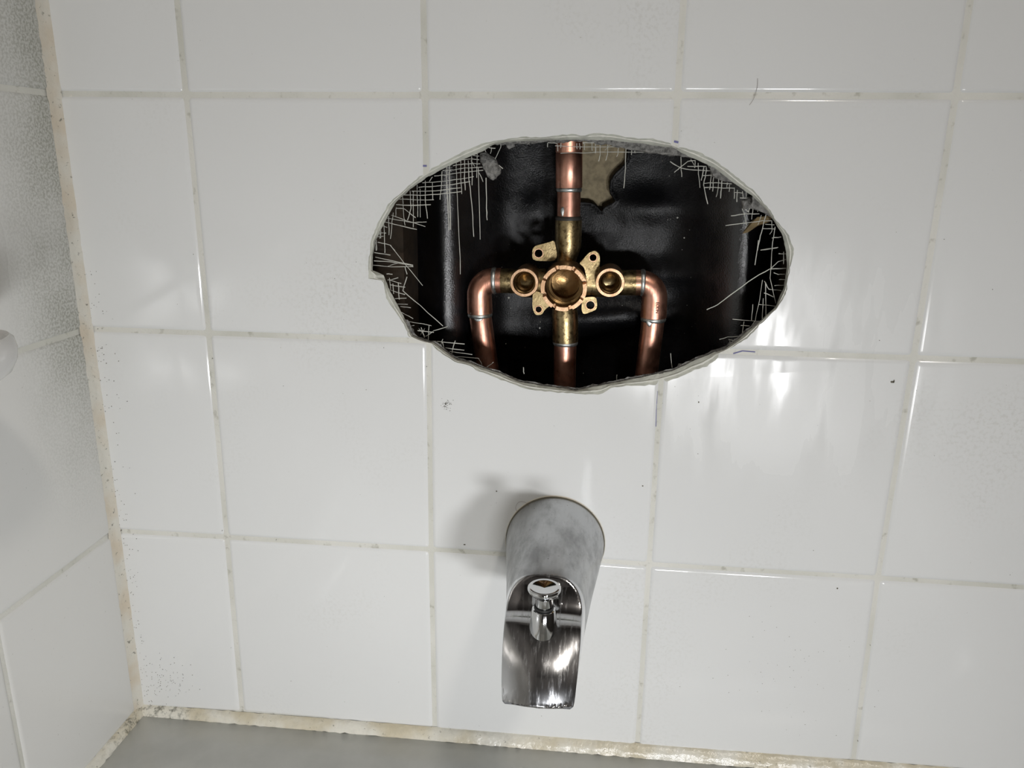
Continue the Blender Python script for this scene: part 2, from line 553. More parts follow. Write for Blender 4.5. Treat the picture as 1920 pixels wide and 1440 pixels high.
AFFECT = {(0, 1), (0, 2), (0, 3), (1, 1), (1, 2), (1, 3)}
def tiles_back():
    for r in range(-3, 3):
        for c in range(0, 6):
            a, b, d, e = grid[(r + 1, c)], grid[(r + 1, c + 1)], grid[(r, c + 1)], grid[(r, c)]
            lg = 0.0010 if c == 0 else G
            bot = 0.0006 if r == 2 else G
            quad = [(a.x + lg, a.y + bot), (b.x - G, b.y + bot), (d.x - G, d.y - G), (e.x + lg, e.y - G)]
            v, f = tile_mesh('tile', quad, MT)
            off = random.uniform(-0.0002, 0.0002)
            tx, tz = random.uniform(-0.0007, 0.0007), random.uniform(-0.0007, 0.0007)
            cx, cz = (a.x + b.x) / 2, (a.y + d.y) / 2
            if (r, c) in AFFECT: off *= 0.5; tx *= 0.4; tz *= 0.4
            vv = [(p[0], p[2] + off + tx * (p[0] - cx) + tz * (p[1] - cz), p[1]) for p in v]
            o = mesh_obj('tile', vv, f, MT, None, 25)
            if (r, c) in AFFECT:
                carve(o, cut_tile)
                o.data.set_sharp_from_angle(angle=math.radians(25))
            part_of(o, wall_back)
tiles_back()

board = box('cement_board', (0.14, 0.0060, -0.10), (0.53, 0.0180, 0.19), M_board)
carve(board, cut_board)
part_of(board, wall_back)
tag(board, 'grey cement board edge behind the tile')
for cobj in (cut_tile, cut_bed, cut_board):
    bpy.data.objects.remove(cobj, do_unlink=True)

# ragged glass-fibre mesh hanging from the cut edge of the board
def zpx(ox, oy, s, pts): return [(ox + x / s, oy + y / s) for x, y in pts]
STR = []
for L in [
 [(1500,110),(1640,125)],[(1350,215),(1430,225)],[(1200,270),(1340,262),(1430,272)],[(1090,345),(1200,330),(1330,318),(1440,325)],
 [(960,410),(1100,400),(1250,375),(1470,368)],[(850,480),(1000,465),(1200,435),(1480,408)],[(700,565),(900,555),(1100,530),(1360,490)],
 [(650,622),(850,612),(1100,590),(1310,548)],[(560,675),(800,675),(1000,655),(1190,632)],[(460,722),(700,728),(900,715),(1205,680)],
 [(390,775),(600,785),(845,787)],[(360,850),(600,855),(810,847)],[(360,895),(470,900),(610,1015)],[(300,985),(500,1055),(735,1130)],
 [(230,1020),(450,1055),(590,1080),(750,1068)],[(200,1065),(400,1115),(625,1168)],[(160,1110),(250,1140)],[(130,1330),(290,1370),(345,1440)],
 [(1405,190),(1400,500)],[(1335,230),(1340,600)],[(1290,280),(1300,520),(1335,850),(1360,1260)],[(1240,260),(1242,500),(1252,660)],
 [(1190,270),(1195,500),(1205,710)],[(1135,300),(1140,560),(1155,860),(1180,1440),(1190,1740)],[(1048,345),(1050,650),(1065,1170)],[(1010,360),(1015,640),(1040,1180)],
 [(950,420),(945,600),(925,780)],[(828,560),(835,790)],[(735,540),(740,800),(762,1030)],[(672,640),(672,1010)],[(630,590),(640,1010)],[(580,670),(582,1140)],
 [(540,670),(555,890),(510,1050)],[(445,730),(460,1000),(475,1120)],[(360,880),(360,1000)],[(325,950),(310,1060),(290,1290)],[(265,1000),(270,1240)],
 [(205,1100),(215,1440)],[(160,1150),(165,1280)],[(1420,380),(1430,760),(1440,1300)],[(1520,500),(1525,900),(1530,1050)],[(1715,60),(1700,120),(1635,265)],
 [(1590,100),(1575,195)],[(1320,280),(1375,355)],[(1430,440),(1480,550)],[(1680,340),(1735,385)],[(830,490),(790,545)],[(1500,130),(1520,180)],
 [(120,1210),(230,1215)],[(110,1260),(200,1255)],[(100,1330),(105,1440)],[(150,1180),(150,1290)]]:
    STR.append(zpx(690, 260, 6.857, L))
for L in [
 [(250,295),(390,378),(560,405),(800,410)],[(305,435),(380,370),(480,290),(575,280)],[(390,230),(390,350),(400,490)],[(470,355),(720,355)],[(515,265),(560,345)],
 [(575,280),(565,380)],[(612,310),(615,450),(632,630)],[(685,350),(665,480),(650,540)],[(715,370),(710,450),(680,590),(735,840)],[(670,475),(800,470)],
 [(690,575),(850,565),(1040,580)],[(695,625),(870,630),(1080,640)],[(780,370),(770,560),(760,655)],[(810,490),(797,680)],[(875,510),(870,640),(842,750)],
 [(918,520),(910,640),(895,770)],[(985,560),(978,630)],[(1015,590),(1010,680)],[(1078,630),(1072,775)],[(1118,660),(1105,815)],[(1070,690),(1175,700)],
 [(1150,762),(1340,768)],[(1180,680),(1190,760)],[(1230,690),(1220,775)],[(1030,992),(1200,970),(1400,965)],[(960,1120),(1200,1085),(1440,1055),(1560,1055)],
 [(1180,900),(1210,1000),(1232,1115)],[(1215,910),(1260,945)],[(1270,895),(1260,935)],[(1350,800),(1315,900),(1300,1035)],[(1420,980),(1380,1110)],
 [(1485,960),(1450,1100),(1410,1250),(1370,1440)],[(1340,890),(1480,920)],[(1440,1155),(1600,1160)],[(1470,1100),(1590,1105)],[(1555,1060),(1560,1180),(1530,1230)],
 [(1600,1130),(1575,1280),(1560,1440)],[(1555,1275),(1680,1265)],[(1420,1430),(1640,1395)],[(1330,845),(1440,860)],[(1380,840),(1375,940)]]:
    STR.append(zpx(1220, 260, 6.857, L))
for L in [
 [(375,215),(520,230),(530,350)],[(375,225),(375,290)],[(570,220),(572,300)],[(490,268),(740,275),(1000,285),(1300,280),(1620,290)],
 [(570,375),(900,372),(1200,360),(1830,362)],[(900,220),(1280,220)],[(810,230),(815,320)],[(855,225),(860,320)],[(905,225),(930,240),(925,330)],
 [(1040,205),(1040,340)],[(1095,170),(1090,380)],[(1165,165),(1160,400),(1140,500)],[(1280,215),(1275,400),(1245,490)],[(1320,240),(1230,340)],
 [(1440,250),(1430,390),(1410,430)],[(1550,310),(1540,600),(1520,900)],[(1635,290),(1632,405)],[(1685,310),(1685,375)]]:
    STR.append(zpx(980, 240, 8.0, L))
for L in [
 [(130,20),(240,45),(370,210),(520,395)],[(100,110),(240,130)],[(110,150),(310,190),(440,220)],[(80,220),(250,235),(440,232)],[(100,180),(250,190),(440,225)],
 [(310,200),(220,230)],[(370,230),(385,300)],[(210,295),(260,298)],[(220,350),(310,330)],[(230,345),(335,380)],[(240,390),(370,412)],[(385,320),(350,440),(500,570),(700,750)],
 [(250,440),(370,475)],[(280,510),(380,505)],[(290,555),(395,562)],[(265,380),(270,470)],[(310,370),(318,520)],[(340,630),(440,685)],[(380,705),(600,745)],
 [(400,750),(450,745)],[(490,770),(545,840)],[(580,740),(570,870)],[(550,840),(620,790),(740,755)],[(480,790),(620,805)],[(650,885),(890,905)],[(700,865),(680,910)],
 [(695,890),(710,950)],[(720,940),(885,962)],[(805,875),(775,990)],[(760,970),(955,998)],[(800,1015),(1010,1030),(1040,1085)],[(1085,1105),(1140,1065)],[(1400,1110),(1405,1165)],
 [(235,330),(245,440)],[(190,20),(195,110)],[(120,0),(120,90)],[(510,760),(540,850)],[(500,830),(540,770)],[(330,580),(420,590)]]:
    STR.append(zpx(680, 450, 4.646, L))
for L in [
 [(1140,608),(1230,565),(1400,440),(1550,330),(1690,250),(1830,245)],[(1700,245),(1760,190),(1830,170)],[(1590,0),(1560,220)],[(1715,0),(1690,330),(1740,550)],
 [(1610,90),(1750,68)],[(1765,118),(1830,122)],[(1810,100),(1808,210)],[(1720,285),(1760,300),(1820,295)],[(1770,345),(1820,345)],[(1730,398),(1815,392)],
 [(1625,350),(1600,520),(1560,700),(1515,770)],[(1640,360),(1680,430),(1790,440)],[(1650,370),(1655,680)],[(1640,460),(1720,495)],[(1630,510),(1620,700)],
 [(1540,560),(1530,700)],[(1590,560),(1740,575)],[(1365,690),(1600,710)],[(1435,745),(1510,750)],[(1465,710),(1445,830)],[(1250,865),(1320,845),(1440,838)],
 [(1330,870),(1440,880)],[(1340,880),(1350,915)],[(825,990),(835,1110)],[(355,1175),(355,1230)],[(690,1150),(692,1190)],[(728,1155),(730,1190)]]:
    STR.append(zpx(1080, 450, 4.646, L))
def strands():
    av, af = [], []
    rnd = random.Random(3)
    for L in STR:
        yb = rnd.uniform(0.0125, 0.0165)
        ye = yb + rnd.uniform(-0.0015, 0.0025)
        pts = []
        for i in range(len(L) - 1):
            seg = 3
            for k in range(seg + (1 if i == len(L) - 2 else 0)):
                t = k / seg
                pts.append((L[i][0] + (L[i + 1][0] - L[i][0]) * t, L[i][1] + (L[i + 1][1] - L[i][1]) * t))
        n = len(pts)
        path = [W(p[0] + rnd.uniform(-.5, .5), p[1] + rnd.uniform(-.5, .5), yb + (ye - yb) * i / n) for i, p in enumerate(pts)]
        r0 = rnd.uniform(0.00018, 0.00030)
        v, f = sweep(path, [r0 * rnd.uniform(0.8, 1.2) for _ in path], 5)
        b = len(av); av += v; af += [tuple(b + i for i in q) for q in f]
    o = mesh_obj('fiberglass_mesh', av, af, M_strand, None, 60)
    part_of(o, board)
    tag(o, 'frayed pale strands of glass fibre mesh', kind='stuff')
strands()

def lump(name, poly, y, depth, material, parent, amp=0.0012, seed=0):
    """rough slab with an outline given in photo pixels, standing at depth y"""
    pts = [W(a, b, y) for a, b in poly]
    # densify
    ring0 = []
    for i in range(len(pts)):
        for k in range(4): ring0.append(pts[i].lerp(pts[(i + 1) % len(pts)], k / 4))
    c = sum(ring0, Vector()) / len(ring0)
    n = len(ring0)
    prof = [(0.25, 0.0), (0.6, 0.02), (0.88, 0.12), (1.0, 0.4), (1.0, 0.7), (0.85, 0.95), (0.4, 1.0)]
    vs_, fs = [], []
    for s, d in prof:
        for p in ring0:
            q = c + (p - c) * s + Vector((0, depth * d, 0))
            nn = Vector([mnoise.noise(q * 330 + Vector((seed + 7 * a, 3 * a, a))) for a in range(3)]) + \
                 0.6 * Vector([mnoise.noise(q * 900 + Vector((seed + 5 * a, a, 2 * a))) for a in range(3)])
            vs_.append(q + nn * amp)
    for i in range(len(prof) - 1):
        for k in range(n):
            l = (k + 1) % n
            fs.append((i * n + k, i * n + l, (i + 1) * n + l, (i + 1) * n + k))
    fs.append(tuple(range(n))); fs.append(tuple((len(prof) - 1) * n + k for k in range(n)))
    o = mesh_obj(name, vs_, fs, material, None, 60)
    return part_of(o, parent)
frag = lump('board_fragment', zpx(690, 260, 6.857, [(1430,180),(1510,165),(1620,250),(1700,390),(1690,450),(1640,520),(1600,540),(1530,490),(1480,390),(1440,300)]),
            0.0125, 0.006, M_board, board, 0.0006, 3)
tag(frag, 'loose chunk of grey cement board caught in the mesh')
lump('board_fragment', [(948,266),(962,266),(966,274),(954,280),(950,276)], 0.012, 0.004, M_board, board, 0.0004, 9)
lump('board_fragment', [(1332,318),(1352,322),(1370,338),(1362,340),(1342,334)], 0.012, 0.005, M_board, board, 0.0005, 19)
lump('board_fragment', [(1392,376),(1410,368),(1428,384),(1418,392),(1394,392)], 0.012, 0.006, M_board, board, 0.0006, 29)

# torn paper facing at the right edge of the hole
pp = [(1440,405),(1420,407),(1405,418),(1392,438),(1402,436),(1420,424),(1444,416),(1448,408)]
v = [W(a, b, 0.0185 + 0.002 * (i % 3)) for i, (a, b) in enumerate(pp)]
v += [p + Vector((0, 0.0006, 0)) for p in v]
n = len(pp)
f = [tuple(range(n)), tuple(range(2 * n - 1, n - 1, -1))] + [(k, (k + 1) % n, n + (k + 1) % n, n + k) for k in range(n)]
tag(part_of(mesh_obj('torn_paper', v, f, M_paper), board), 'torn brown paper flap')

# pen marks across the grout at the ends of the joints
def flat_strip(name, a, b, wdt, y, material, parent):
    a, b = W(*a, y), W(*b, y)
    d = (b - a).normalized(); s = d.cross(Vector((0, 1, 0))) * wdt / 2
    v = [a - s, b - s, b + s, a + s]
    v += [p + Vector((0, 0.0006, 0)) for p in v]
    f = [(0, 1, 2, 3), (7, 6, 5, 4)] + [(k, (k + 1) % 4, 4 + (k + 1) % 4, 4 + k) for k in range(4)]
    return part_of(mesh_obj(name, v, f, material), parent)
for a, b, w in [((793,311),(800,311),0.0011), ((1264,265),(1272,267),0.0012), ((1375,663),(1392,658),0.0007), ((1392,658),(1416,660),0.0006),
                ((1232,733),(1231,757),0.0007), ((1231,757),(1230,800),0.0004)]:
    flat_strip('pen_mark', a, b, w, 0.0007, M_ink, wall_back)

# scattered grime specks, mostly by the corner and around the tub seal
def specks():
    rnd = random.Random(11)
    av, af = [], []
    spots = []
    for _ in range(170):                                     # along the corner
        t = rnd.random(); py = 500 + 830 * t
        px = 150 + (262 - 150) * (py - 500) / 825 + abs(rnd.gauss(8, 16)) + 4
        spots.append((px, py, rnd.uniform(0.00010, 0.00028)))
    for _ in range(90): spots.append((rnd.gauss(312, 22), rnd.gauss(1272, 22), rnd.uniform(0.0001, 0.00026)))
    for _ in range(70): spots.append((rnd.gauss(838, 4.5), rnd.gauss(758, 4.5), rnd.uniform(0.0001, 0.00025)))
    for _ in range(60): spots.append((rnd.gauss(1500, 70), rnd.gauss(1270, 60), rnd.uniform(0.0001, 0.00024)))
    for _ in range(60): spots.append((rnd.uniform(300, 1900), rnd.uniform(200, 1350), rnd.uniform(0.0001, 0.00026)))
    spots += [(1673, 716, .0009), (871, 1021, .0006), (1676, 715, .0007), (1205, 911, .0005), (931, 921, .0005), (1310, 754, .0005), (1570, 1103, .0006)]
    for px, py, r in spots:
        c = W(px, py, -0.0001)
        if c.x < 0.002: continue
        b = len(av); n = 6
        k1 = rnd.uniform(0.6, 1.4)
        for yy in (-0.0003, 0.0009):
            for k in range(n):
                t = 2 * math.pi * k / n
                av.append((c.x + r * k1 * math.cos(t), yy, c.z + r / k1 * math.sin(t)))
        af.append(tuple(b + k for k in range(n)))
        for k in range(n): af.append((b + k, b + (k + 1) % n, b + n + (k + 1) % n, b + n + k))
    o = mesh_obj('grime_specks', av, af, M_speck)
    part_of(o, wall_back); tag(o, 'tiny dark specks of grime', kind='stuff')
specks()

# ------------------------------------------------------------------ wall_left
YL = -1.62
wall_left = box('wall_left', (-0.0058, YL, -0.312), (-0.0010, -0.0005, ZTOP), MG)
tag(wall_left, 'white tiled long side wall beside the tub', kind='structure')
LY = [-0.0055] + [-0.1203 - P * k for k in range(0, 10)]
rowz = [grid[(r, 0)].y for r in range(-3, 4)]
cache = {}
for ri in range(6):
    zt, zb = rowz[ri], rowz[ri + 1]
    for ci in range(len(LY) - 1):
        y0, y1 = LY[ci], LY[ci + 1]
        g0 = 0.0 if ci == 0 else G
        w = (y0 - g0) - (y1 + G); h = (zt - G) - (zb + (0.0006 if ri == 5 else G))
        key = (round(w, 4), round(h, 4))
        if key not in cache:
            v, f = tile_mesh('tile', [(0, 0), (w, 0), (w, h), (0, h)], MTL)
            me = bpy.data.meshes.new('tile')
            me.from_pydata([(-p[2], -p[0], p[1]) for p in v], [], f)
            bm = bmesh.new(); bm.from_mesh(me); bmesh.ops.recalc_face_normals(bm, faces=bm.faces); bm.to_mesh(me); bm.free()
            me.materials.append(MTL)
            me.polygons.foreach_set('use_smooth', [True] * len(me.polygons))
            me.set_sharp_from_angle(angle=math.radians(25))
            cache[key] = me
        o = link(bpy.data.objects.new('tile', cache[key]))
        o.location = (random.uniform(-0.0002, 0.0002), y0 - g0, zb + (0.0006 if ri == 5 else G))
        part_of(o, wall_left)

# ------------------------------------------------------------------ seals: corner, tub
def bead(name, path, offs, material, n=8, wob=0.0004, seed=0):
    """strip with a rounded section; offs(i,t)->Vector offset from the path point across the bead"""
    vs_, fs = [], []
    for i, p in enumerate(path):
        for k in range(n + 1):
            t = k / n
            d = offs(i, t)
            nn = Vector([mnoise.noise(Vector(p) * 240 + Vector((seed + a * 11, t * 2.0, a))) for a in range(3)]) * wob
            vs_.append(Vector(p) + d + nn)
    m = n + 1
    for i in range(len(path) - 1):
        for k in range(n):
            fs.append((i * m + k, i * m + k + 1, (i + 1) * m + k + 1, (i + 1) * m + k))
    return mesh_obj(name, vs_, fs, material, None, 60)
def concave(a, b, t, sag):
    """from a (on one plane) to b (on the other), sagging towards the corner"""
    p = a.lerp(b, t); return p * (1 - sag * math.sin(math.pi * t))
zs = [-0.311 + i * 0.004 for i in range(int((ZTOP + 0.311) / 0.004) + 1)]
corner = bead('trim_1', [(0, 0, z) for z in zs],
              lambda i, t: concave(Vector((-0.0004, -0.0086, 0)), Vector((0.0036, 0.0004, 0)), t, 0.22), M_cornerbead, 6, 0.0005, 5)
tag(corner, 'yellowed grout line down the inside corner', kind='structure')
TZ = -0.3092                      # deck of the tub
def jz(x): return grid[(3, 0)].y + 0.0114 * x
xs = [0.001 + 0.004 * i for i in range(211)]
seal_b = bead('trim_2', [(x, 0, 0) for x in xs],
              lambda i, t: Vector((0, 0.0006 - 0.0062 * t - 0.0010 * math.sin(math.pi * t), jz(xs[i]) + 0.0022 - (jz(xs[i]) + 0.0022 - (TZ + 0.0062 * xs[i])) * t ** 1.3)), M_caulk, 8, 0.0008, 1)
tag(seal_b, 'whitish caulk bead between the end wall and the tub', kind='structure')
ys = [-0.001 - 0.004 * i for i in range(376)]
seal_l = bead('trim_3', [(0, y, 0) for y in ys],
              lambda i, t: Vector((-0.0006 + 0.0060 * t + 0.0010 * math.sin(math.pi * t), 0, jz(0) + 0.0020 - (jz(0) + 0.0020 - TZ) * t ** 1.3)), M_caulk, 8, 0.0008, 2)
tag(seal_l, 'dirty caulk bead between the side wall and the tub', kind='structure')

# ------------------------------------------------------------------ room shell (dim, seen in the chrome)
floor = box('floor', (-0.012, -2.7, -0.70), (1.75, 0.02, -0.68), M_floor); tag(floor, 'dark bathroom floor', kind='structure')
ceil = box('ceiling', (-0.012, -2.7, 1.70), (1.75, 0.02, 1.72), M_plaster); tag(ceil, 'dim ceiling', kind='structure')
wr = box('wall_right', (1.75, -2.7, -0.70), (1.77, 0.02, 1.72), M_plaster); tag(wr, 'dim grey wall on the right', kind='structure')
wf = box('wall_front', (-0.012, -2.72, -0.70), (1.77, -2.70, 1.72), M_plaster); tag(wf, 'dim grey wall behind the viewer', kind='structure')
box('plaster_panel', (-0.012, 0.0, ZTOP), (1.75, 0.0058, 1.70), M_plaster, wall_back)
box('plaster_panel', (0.8478, 0.0, -0.68), (1.75, 0.0058, ZTOP), M_plaster, wall_back)
box('plaster_panel', (-0.012, YL, ZTOP), (-0.0010, 0.0, 1.70), M_plaster, wall_left)
box('plaster_panel', (-0.012, -2.70, -0.68), (-0.0010, YL, 1.70), M_plaster, wall_left)

# ------------------------------------------------------------------ stud cavity behind the hole
cav = empty('wall_cavity', (0.33, 0.08, 0.05))
tag(cav, 'black lined stud cavity behind the hole', kind='structure')
TEAR = zpx(980, 240, 8.0, [(760,150),(1600,170),(1590,330),(1570,500),(1500,590),(1400,680),(1330,780),(1310,880),(1330,980),(1380,1060),(1410,1085),(1360,1125),(1290,1165),(1215,1195),(1200,1255),(1165,1245),(1130,1200),(1090,1160),(1030,1135),(900,1120),(760,1110)])
def inside(x, z, poly):
    c = False; j = len(poly) - 1
    for i in range(len(poly)):
        if (poly[i][1] > z) != (poly[j][1] > z) and x < (poly[j][0] - poly[i][0]) * (z - poly[i][1]) / (poly[j][1] - poly[i][1]) + poly[i][0]:
            c = not c
        j = i
    return c
BACK = 0.092
XL, XR = 0.2385, 0.4465
def mem_y(x, z):
    y = BACK
    # rounded ridges where the sheet is lapped over framing on both sides
    dl = x - XL
    y -= 0.038 * (math.exp(-(dl / 0.022) ** 2) if dl < 0 else math.exp(-(dl / 0.027) ** 2))
    xr = XR + (z - 0.05) * -0.06
    dr = x - xr
    y -= 0.034 * (math.exp(-(dr / 0.027) ** 2) if dr < 0 else math.exp(-(dr / 0.018) ** 2))
    # soft folds
    y -= 0.0050 * math.exp(-((x - 0.385) / 0.030) ** 2 - ((z - 0.083) / 0.011) ** 2)
    y -= 0.0035 * math.exp(-((x - 0.300) / 0.018) ** 2 - ((z - 0.078) / 0.016) ** 2)
    y -= 0.0060 * math.exp(-((x - 0.350 - 0.0) / 0.050) ** 2 - ((z - 0.002 - 0.10 * (x - 0.35)) / 0.010) ** 2)
    y -= 0.0045 * math.exp(-((x - 0.400) / 0.022) ** 2 - ((z - 0.037) / 0.010) ** 2)
    y += 0.0012 * fbm((x, z, 0.3), 24, 2) + 0.00018 * fbm((x, z, 1.3), 110, 3)
    return y
def membrane():
    tear = [W(a, b, BACK) for a, b in TEAR]; tp = [(p.x, p.z) for p in tear]
    x0, x1, z0, z1, st = 0.135, 0.545, -0.13, 0.205, 0.0014
    nx, nz = int((x1 - x0) / st), int((z1 - z0) / st)
    vs_ = [(x0 + i * st, mem_y(x0 + i * st, z0 + j * st), z0 + j * st) for j in range(nz + 1) for i in range(nx + 1)]
    fs = []
    for j in range(nz):
        for i in range(nx):
            if inside(x0 + (i + .5) * st, z0 + (j + .5) * st, tp): continue
            fs.append((j * (nx + 1) + i, j * (nx + 1) + i + 1, (j + 1) * (nx + 1) + i + 1, (j + 1) * (nx + 1) + i))
    used = {v for q in fs for v in q}
    # pull the jagged rim of the tear onto its outline
    cnt = {}
    for q in fs:
        for a, b in zip(q, q[1:] + q[:1]):
            cnt[(min(a, b), max(a, b))] = cnt.get((min(a, b), max(a, b)), 0) + 1
    for (a, b), c in cnt.items():
        if c == 1:
            for k in (a, b):
                p = vs_[k]
                if x0 + 2 * st < p[0] < x1 - 2 * st and z0 + 2 * st < p[2] < z1 - 2 * st:
                    best = None
                    for i in range(len(tp)):
                        s, e = Vector(tp[i - 1]), Vector(tp[i]); q = Vector((p[0], p[2]))
                        t = max(0, min(1, (q - s).dot(e - s) / max(1e-12, (e - s).length_squared)))
                        h = s.lerp(e, t); d = (h - q).length
                        if best is None or d < best[0]: best = (d, h)
                    if best[0] < 2 * st: vs_[k] = (best[1].x, p[1] - 0.0008, best[1].y)
    o = mesh_obj('black_membrane', vs_, fs, M_membrane, None, 180, fix=False)
    md = o.modifiers.new('thickness', 'SOLIDIFY'); md.thickness = 0.0012; md.offset = -1
    part_of(o, cav); tag(o, 'glossy black tar coated sheet')
membrane()
tag(box('backing_board', (0.30, 0.0990, 0.05), (0.40, 0.104, 0.16), M_ply, cav), 'beige board showing through the tear')
def debris():
    rnd = random.Random(5)
    av, af = [], []
    pts = [(954, 558, .0009), (957, 578, .0005), (1012, 615, .0007), (1013, 604, .0005), (1270, 408, .0007), (1252, 412, .0004), (1257, 411, .0004), (1283, 446, .0006), (1255, 330, .0004)]
    for _ in range(34): pts.append((rnd.uniform(930, 1310), rnd.uniform(380, 640), rnd.uniform(.00012, .0003)))
    for px, py, r in pts:
        w = W(px, py, BACK); w = W(px, py, mem_y(w.x, w.z) - 0.0002)
        b = len(av)
        for d in ((1, 0, 0), (0, 0, 1), (-1, 0, 0), (0, 0, -1), (0, -0.8, 0), (0, 0.8, 0)):
            av.append(w + Vector(d) * r * rnd.uniform(0.6, 1.3))
        for i in range(4):
            af.append((b + i, b + (i + 1) % 4, b + 4)); af.append((b + i, b + 5, b + (i + 1) % 4))
    o = mesh_obj('debris_crumbs', av, af, M_strand)
    part_of(o, cav); tag(o, 'pale crumbs stuck to the black sheet', kind='stuff')
debris()
xa = W(756, 450, 0.040).x
box('wood_stud', (xa - 0.045, 0.040, -0.12), (xa, 0.088, 0.20), M_wood, cav)
xb = W(1500, 450, 0.030).x
box('wood_stud', (xb, 0.030, -0.12), (xb + 0.04, 0.088, 0.20), M_wood, cav)

# ------------------------------------------------------------------ shower valve with its soldered copper pipes
VA = 0.055                         # depth of the pipe axes
valve = empty('shower_valve', tuple(W(1057, 541, VA)))
tag(valve, 'brass three port shower valve soldered to four copper pipes inside the wall', 'valve')
def V(px, py, y=VA): return W(px, py, y)
R_PIPE, R_CUP = 0.00795, 0.0090
c0 = V(1057, 541, 0.022)
YF = 0.022
AX = (0, 1, 0)
# centre cartridge port: notched crown ring, bore
def notch(t, j, r, h):
    if j in (2, 3):
        a = (math.degrees(t) - 22.0) % 45.0
        if a < 9.0: h += 0.0050
    return r, h
ctr = Vector((c0.x, YF, c0.z))
barrel = lathe('center_port', ctr, AX, [(0.0152, 0.034), (0.0152, 0.0060), (0.0152, 0.0), (0.0127, 0.0), (0.0127, 0.0060)], M_brass_rim, valve, 160, 35, mod=notch)
tag(barrel, 'notched bright brass ring of the centre port')
bore = lathe('port_bore', ctr, AX, [(0.0127, 0.0058), (0.0124, 0.0062), (0.0124, 0.011), (0.0110, 0.0118), (0.0110, 0.0145), (0.0116, 0.0150), (0.0116, 0.0175),
                                    (0.0098, 0.0182), (0.0098, 0.030), (0.0080, 0.0305), (0.0040, 0.032), (0.0, 0.0322)], M_bore, None, 64, 35)
bore.parent = barrel
# hot and cold side ports
for px in (983, 1144):
    s = V(px, 530, 0.024)
    sp = lathe('side_port', s, AX, [(0.0090, 0.030), (0.0090, 0.0022), (0.0096, 0.0016), (0.0096, 0.0), (0.0093, -0.0004), (0.0076, -0.0004), (0.0073, 0.0)], M_brass_rim, valve, 56, 35)
    b2 = lathe('port_bore', s, AX, [(0.0073, -0.0001), (0.0072, 0.0012), (0.0064, 0.0018), (0.0064, 0.0075), (0.0052, 0.0085), (0.0046, 0.0130), (0.0036, 0.0150), (0.0018, 0.0158), (0.0, 0.016)], M_bore, None, 48, 35)
    b2.parent = sp
# cast cross body joining the ports
va = V(983, 530, 0.047); vb = V(1144, 530, 0.047)
tube('valve_body', [va + Vector((-0.004, 0, 0)), va, Vector((ctr.x - 0.0140, va.y, va.z))], [0.0088, 0.0102, 0.0102], M_brass, valve, 28)
tube('valve_body', [Vector((ctr.x + 0.0140, vb.y, vb.z)), vb, vb + Vector((0.004, 0, 0))], [0.0102, 0.0102, 0.0088], M_brass, valve, 28)
# upper and lower necks with their solder cups
top_c = V(1066, 412); neck = V(1062, 478)
tube('outlet_socket', [top_c, V(1066, 416), V(1065, 462), V(1063, 476), V(1061, 490), V(1060, 500)],
     [R_CUP, R_CUP + 0.0002, R_CUP, 0.0078, 0.0068, 0.0066], M_brass, valve, 36)
tube('outlet_socket', [V(1060, 640), V(1060, 634), V(1060, 600), V(1059, 588), V(1058, 576)],
     [R_CUP, R_CUP + 0.0001, R_CUP + 0.0001, R_CUP + 0.0002, 0.0085], M_brass, valve, 36)
tube('inlet_socket', [V(927, 526), V(930, 526), V(958, 527), V(975, 528)], [0.0084, 0.0086, 0.0086, 0.0084], M_brass, valve, 36)
tube('inlet_socket', [V(1204, 530), V(1200, 530), V(1165, 530), V(1150, 530)], [0.0086, 0.0088, 0.0088, 0.0086], M_brass, valve, 36)

# mounting ears with screw holes
def ear(poly, hole, y, thick, hr, rim=True):
    pts = [W(a, b, y) for a, b in poly]
    h = W(*hole, y)
    c = sum(pts, Vector()) / len(pts)
    # smooth outline
    out = []
    n = len(pts)
    for i in range(n):
        a, b, d = pts[i - 1], pts[i], pts[(i + 1) % n]
        p, q = b.lerp(a, 0.32), b.lerp(d, 0.32)
        for k in range(4):
            t = k / 3
            out.append(p * (1 - t) ** 2 + b * 2 * t * (1 - t) + q * t ** 2)
    nh = 24
    bm = bmesh.new()
    o1 = [bm.verts.new(p) for p in out]
    i1 = [bm.verts.new(h + Vector((math.cos(2 * math.pi * k / nh) * hr, 0, math.sin(2 * math.pi * k / nh) * hr))) for k in range(nh)]
    eo = [bm.edges.new((o1[k], o1[(k + 1) % len(o1)])) for k in range(len(o1))]
    ei = [bm.edges.new((i1[k], i1[(k + 1) % nh])) for k in range(nh)]
    bmesh.ops.triangle_fill(bm, use_beauty=True, use_dissolve=False, edges=eo + ei)
    ext = bmesh.ops.extrude_face_region(bm, geom=bm.faces[:])
    bmesh.ops.translate(bm, verts=[g for g in ext['geom'] if isinstance(g, bmesh.types.BMVert)], vec=(0, thick, 0))
    bmesh.ops.recalc_face_normals(bm, faces=bm.faces)
    me = bpy.data.meshes.new('mounting_ear'); bm.to_mesh(me); bm.free()
    o = finish('mounting_ear', me, M_brass, None, 30)
    part_of(o, valve)
    rg = lathe('screw_hole_rim', h, AX, [(hr, 0.001), (hr, -0.0004), (hr + 0.0007, -0.0004), (hr + 0.0010, 0.0004)], M_brass_rim, None, 28, 35)
    rg.parent = o
ear([(998,468),(1003,461),(1028,455),(1040,450),(1046,490),(998,489)], (1010, 475), 0.041, 0.006, 0.0027)
ear([(1086,494),(1092,488),(1104,474),(1116,470),(1125,478),(1124,512),(1118,535),(1102,535),(1096,502)], (1112, 483), 0.036, 0.007, 0.0023)
ear([(999,545),(1014,548),(1036,570),(1022,580),(1016,590),(1004,591),(998,578)], (1010, 580), 0.036, 0.006, 0.0021)
